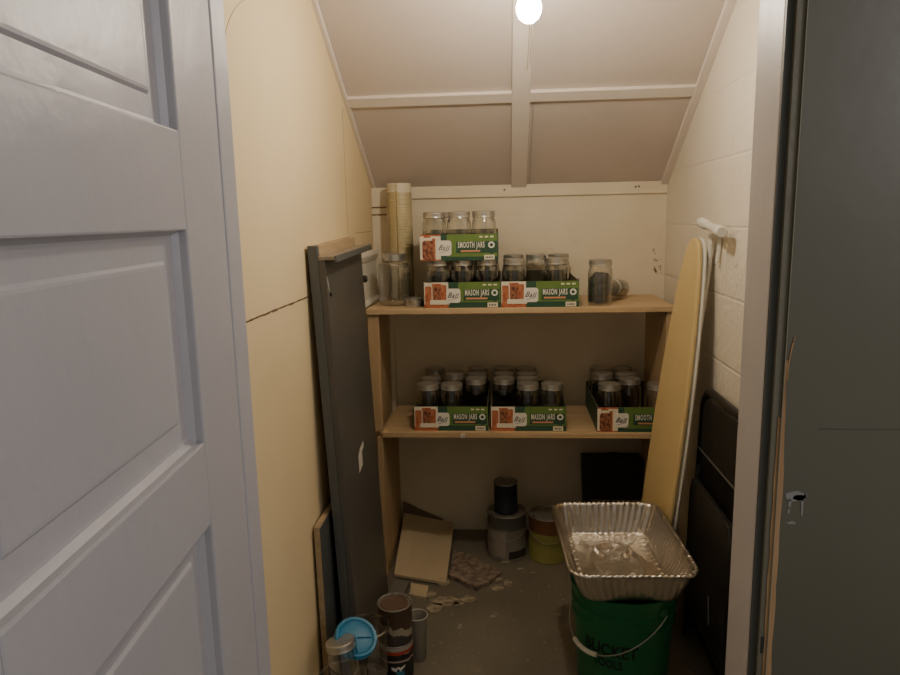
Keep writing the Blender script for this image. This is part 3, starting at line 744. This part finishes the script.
# ------------------------------------------------------------------ ironing board
ib = empty('ironing_board', (.52, 2.17, 0)); tag(ib, 'yellow padded ironing board standing on end against the right wall', 'ironing board')
O = Vector((.52, 2.17, 0))
U = Vector((-.125, .992, 0)).normalized(); Wv = Vector((.108, .02, 1)).normalized(); Nn = U.cross(Wv).normalized()
if Nn.x > 0: Nn = -Nn
base = Vector((.470, 2.245, .0)) - O
def ibp(u, w, n): return base + U*u + Wv*w + Nn*n
def outline(s=0):
    L = 1.325; pts = []
    prof = [(0.0, .115), (.02, .145), (.06, .160), (.15, .165), (.45, .165), (.75, .158), (.95, .137), (1.10, .113), (1.20, .092), (1.27, .070), (1.305, .046), (1.32, .020)]
    right = [(h-s*min(1, h/.03), w) for w, h in prof]
    right[0] = (right[0][0], right[0][1]+s); right[-1] = (right[-1][0]*.8, right[-1][1]-s)
    c = curve([(a, b, 0) for a, b in right], 4)
    return [(p.x*.80, p.y) for p in c] + [(-p.x*.80, p.y) for p in c[::-1]]
def plate(bm, s, n0, n1, mi=0):
    P = outline(s); a = [bm.verts.new(ibp(u, w, n0)) for u, w in P]; b = [bm.verts.new(ibp(u, w, n1)) for u, w in P]
    bm.faces.new(a).material_index = mi; bm.faces.new(b[::-1]).material_index = mi
    for i in range(len(P)): j = (i+1) % len(P); bm.faces.new((a[i], a[j], b[j], b[i])).material_index = mi
bm = bmesh.new(); plate(bm, .0, .0, .016); o = finish('padded_cover', bm, M_yellow, ib, bevel=.006)
bm = bmesh.new(); plate(bm, .006, -.006, -.0005); finish('board_deck', bm, mat('pale_deck', (.50, .50, .46), .5), ib)
bm = bmesh.new(); tube(bm, [ibp(u*1.0, w, -.008) for u, w in outline(.003)], .0045, 8); finish('white_rim', bm, M_wplas, ib, smooth=True)
bm = bmesh.new()
tube(bm, curve([ibp(-.03, .35, -.022), ibp(-.035, .9, -.030), ibp(-.04, 1.20, -.030), ibp(-.045, 1.335, -.022)]), .009, 10)
finish('leg', bm, M_wplas, ib, smooth=True)
bm = bmesh.new()
tube(bm, curve([ibp(-.095, 1.25, -.030), ibp(-.10, 1.30, -.030), ibp(-.105, 1.345, -.022)]), .006, 10)
finish('leg_brace', bm, M_wplas, ib, smooth=True)
tA = Vector((.612, 2.245, 1.362))-O; tB = Vector((.612, 2.035, 1.337))-O; ax = (tB-tA).normalized()
bm = bmesh.new(); tube(bm, [tA, tB], .0125, 14); finish('foot_bar', bm, M_wplas, ib, smooth=True)
for q, s in ((tA, 1), (tB, -1)):
    bm = bmesh.new(); tube(bm, [q+ax*s*.055, q+ax*s*.05, q-ax*s*.003, q-ax*s*.006], [.013, .0165, .0165, .014], 16); finish('foot_cap', bm, M_wplas, ib, smooth=True)

# ------------------------------------------------------------------ folded black chair leaning on the right wall
fc = empty('folding_chair', (.61, 1.97, 0)); tag(fc, 'black metal folding chair folded flat against the right wall', 'chair')
def cp(y, z, n=0): return Vector((.0 + .022*(z/.83) - n, y, z))
def arch(hw, top, r, n, z0=0.0):
    p = [cp(-hw, z0, n), cp(-hw, top*.5, n), cp(-hw, top-r, n)]
    p += [cp(-hw+r-r*cos(a), top-r+r*sin(a), n) for a in [pi/2*i/8 for i in range(1, 9)]]
    p += [cp(hw-r+r*sin(a), top-r+r*cos(a), n) for a in [pi/2*i/8 for i in range(1, 9)]]
    p += [cp(hw, top*.5, n), cp(hw, z0, n)]; return p
bm = bmesh.new(); tube(bm, arch(.225, .845, .075, 0), .012, 10); finish('front_frame', bm, M_black, fc, smooth=True)
bm = bmesh.new(); P = arch(.205, .825, .06, .0, .655); prism(bm, P, (-.010, 0, 0)); finish('backrest', bm, M_blackv, fc, bevel=.003)
bm = bmesh.new(); tube(bm, [cp(-.205, .652, .012), cp(.205, .652, .014)], .003, 6); finish('backrest_seam', bm, M_wire, fc, smooth=True)
bm = bmesh.new(); P = [(-.19, .17), (-.17, .15), (.17, .15), (.19, .17), (.20, .52), (.18, .56), (-.18, .56), (-.20, .52)]
prism(bm, [cp(y, z, .014) for y, z in P], (-.022, 0, 0)); finish('seat', bm, M_blackv, fc, bevel=.006)
for s in (-1, 1):
    bm = bmesh.new(); tube(bm, [cp(s*.185, .012, .020), cp(s*.185, .40, .026), cp(s*.185, .60, .012)], .010, 10); finish('leg', bm, M_black, fc, smooth=True)
bm = bmesh.new(); tube(bm, [cp(-.185, .10, .022), cp(.185, .10, .022)], .008, 8); finish('stretcher', bm, M_black, fc, smooth=True)
bm = bmesh.new(); tube(bm, [cp(-.08, .30, .040), cp(-.10, .22, .040)], .0015, 6); finish('seat_highlight', bm, M_wire, fc, smooth=True)  # thin pale rod modelled in place of a highlight streak on the seat

# ------------------------------------------------------------------ front left cluster
M_cA = drip_mat('brown_drip_tin', (.09, .055, .035), (.34, .30, .22), .060, .045, scale=30, third=(.05, .04, .035), z1=.035)
M_cB = drip_mat('black_label_tin', (.52, .46, .40), (.025, .024, .024), .098, .02, scale=34, third=(.02, .02, .02), z1=.02)
can('quart_paint_can', (-.345, 1.920, .1215), .0525, .118, M_cA, M_brownlid, 'brown dripped quart paint can, top one of the stack')
b = can('quart_paint_can', (-.345, 1.920, 0), .0525, .120, M_cB, M_tin, 'black quart paint can with red and white label at the bottom of stack')
def band(parent, z0, z1, a0, a1, r, m, name, wob=0):
    bm = bmesh.new(); n = 18; p = None
    for i in range(n+1):
        a = R(a0+(a1-a0)*i/n); w = wob*noise.noise(Vector((a*6, z0*50, 2)))
        q = (bm.verts.new((r*cos(a), r*sin(a), z0+w)), bm.verts.new((r*cos(a), r*sin(a), z1+w*.4)))
        if p: bm.faces.new((p[0], q[0], q[1], p[1]))
        p = q
    finish(name, bm, m, parent, smooth=True, autos=False)
band(b, .094, .104, 180, 360, .0529, mat('label_red', (.42, .05, .025), .5), 'red_band', .004)
band(b, .068, .074, 180, 360, .0531, mat('label_pink', (.50, .36, .32), .5), 'white_band', .008)
band(b, .02, .040, 278, 305, .0531, mat('label_blue', (.04, .22, .32), .5), 'blue_patch', .006)
band(b, .046, .055, 262, 310, .0533, M_white, 'white_swoosh', .016)
# translucent cup
t = empty('plastic_cup', (-.287, 1.994, 0)); tag(t, 'cloudy white plastic cup beside the stacked quart cans', 'cup')
bm = bmesh.new(); lathe(bm, [(.001, .001), (.022, .001), (.024, .004), (.032, .150), (.034, .152), (.033, .154), (.0305, .150), (.023, .006)], 28)
finish('cup_body', bm, mat('cloudy_plastic', (.30, .28, .235), .4), t, smooth=True)
bm = bmesh.new(); tube(bm, [(.033*cos(2*pi*i/24), .033*sin(2*pi*i/24), .152) for i in range(25)], .0016, 6); finish('cup_rim', bm, M_wplas, t, smooth=True)
# clear plastic tubs
def tub(loc, r0, r1, h, label, m=M_glass2):
    t = empty('plastic_tub', loc); tag(t, label, 'tub')
    bm = bmesh.new(); lathe(bm, [(.001, .001), (r0-.006, .001), (r0, .006), (r1-.002, h-.012), (r1-.001, h-.002)], 40)
    finish('tub_body', bm, m, t, smooth=True)
    bm = bmesh.new(); lathe(bm, [(r1-.001, h-.008), (r1+.003, h-.007), (r1+.003, h-.002), (r1, h), (r1-.003, h-.001), (r1-.003, h-.006), (r1-.001, h-.008)], 40)
    finish('tub_rim', bm, glass('tub_rim_plastic_%d' % int(h*1000), (.75, .72, .66), .25, .15), t, smooth=True); return t
tub((-.402, 1.785, 0), .050, .061, .245, 'tall clear plastic tub behind the blue lid')
tub((-.440, 1.640, 0), .055, .066, .190, 'clear tub at the front left holding the tilted jar')
# dark things inside the tub
bm = bmesh.new(); lathe(bm, [(.001, .008), (.046, .008), (.052, .05), (.050, .09), (.001, .088)], 24)
for v in bm.verts: v.co += Vector((noise.noise(v.co*40), noise.noise(v.co*41+Vector((3,3,3))), noise.noise(v.co*30)))*.006
o = finish('dark_rags', bm, M_moss, loc=(-.402, 1.785, .0), smooth=True); tag(o, 'dark crumpled rags inside the tall clear tub', 'rags')
# tilted jar
t = empty('tilted_jar', (-.427, 1.648, .120)); tag(t, 'empty jar with silver lid tilted inside the front clear tub', 'jar')
jar_glass(h=.160, r=.040, neck=.036, parent=t); jar_band(.160, .036, t); t.rotation_euler = (R(-6), R(-9), 0)
# blue lid
t = empty('blue_lid', (-.416, 1.700, .262)); tag(t, 'round blue plastic lid propped between the tilted jar and clear tub', 'lid')
bm = bmesh.new(); lathe(bm, [(.001, .0), (.040, .0), (.0445, .003), (.046, .006), (.052, .007), (.054, .004), (.054, -.010), (.052, -.011), (.0515, .001)], 40)
finish('lid_disc', bm, M_blue, t, smooth=True)
bm = bmesh.new(); box(bm, -.040, .040, -.002, .002, 0, .005); box(bm, -.002, .002, -.040, .0, 0, .004); finish('raised_rib', bm, M_blue, t, bevel=.001)
t.rotation_euler = (R(30), R(12), R(25)); t.scale = (1.1, 1.1, 1)

# ------------------------------------------------------------------ light, camera, world
w = bpy.data.worlds.new('w'); S.world = w; w.use_nodes = True
bg = w.node_tree.nodes['Background']; bg.inputs[0].default_value = (.72, .68, .58, 1); bg.inputs[1].default_value = .40
def area(name, loc, look, size, power, col):
    l = bpy.data.lights.new(name, 'AREA'); l.size = size; l.energy = power; l.color = col
    o = bpy.data.objects.new(name, l); COL.objects.link(o); o.location = loc
    o.rotation_euler = (Vector(look)-Vector(loc)).to_track_quat('-Z', 'Y').to_euler(); return o
area('hall_light', (1.7, -.1, 1.9), (-.4, .7, 1.3), .7, 11, (.96, .90, .96))

cd = bpy.data.cameras.new('cam'); cam = bpy.data.objects.new('cam', cd); COL.objects.link(cam)
cd.sensor_width = 36; cd.lens = 690/900*36; cd.clip_start = .02
yaw, pitch, roll = .082, .171, -.021
fw = Vector((-sin(yaw)*cos(pitch), cos(yaw)*cos(pitch), -sin(pitch))); rt = Vector((cos(yaw), sin(yaw), 0)); up = rt.cross(fw)
r2 = rt*cos(roll)+up*sin(roll); u2 = -rt*sin(roll)+up*cos(roll)
cam.matrix_world = Matrix(((r2.x, u2.x, -fw.x, 0), (r2.y, u2.y, -fw.y, 0), (r2.z, u2.z, -fw.z, 1.391), (0, 0, 0, 1)))
S.camera = cam
S.view_settings.view_transform = 'AgX'
S.view_settings.look = 'None'
S.view_settings.exposure = 0.0
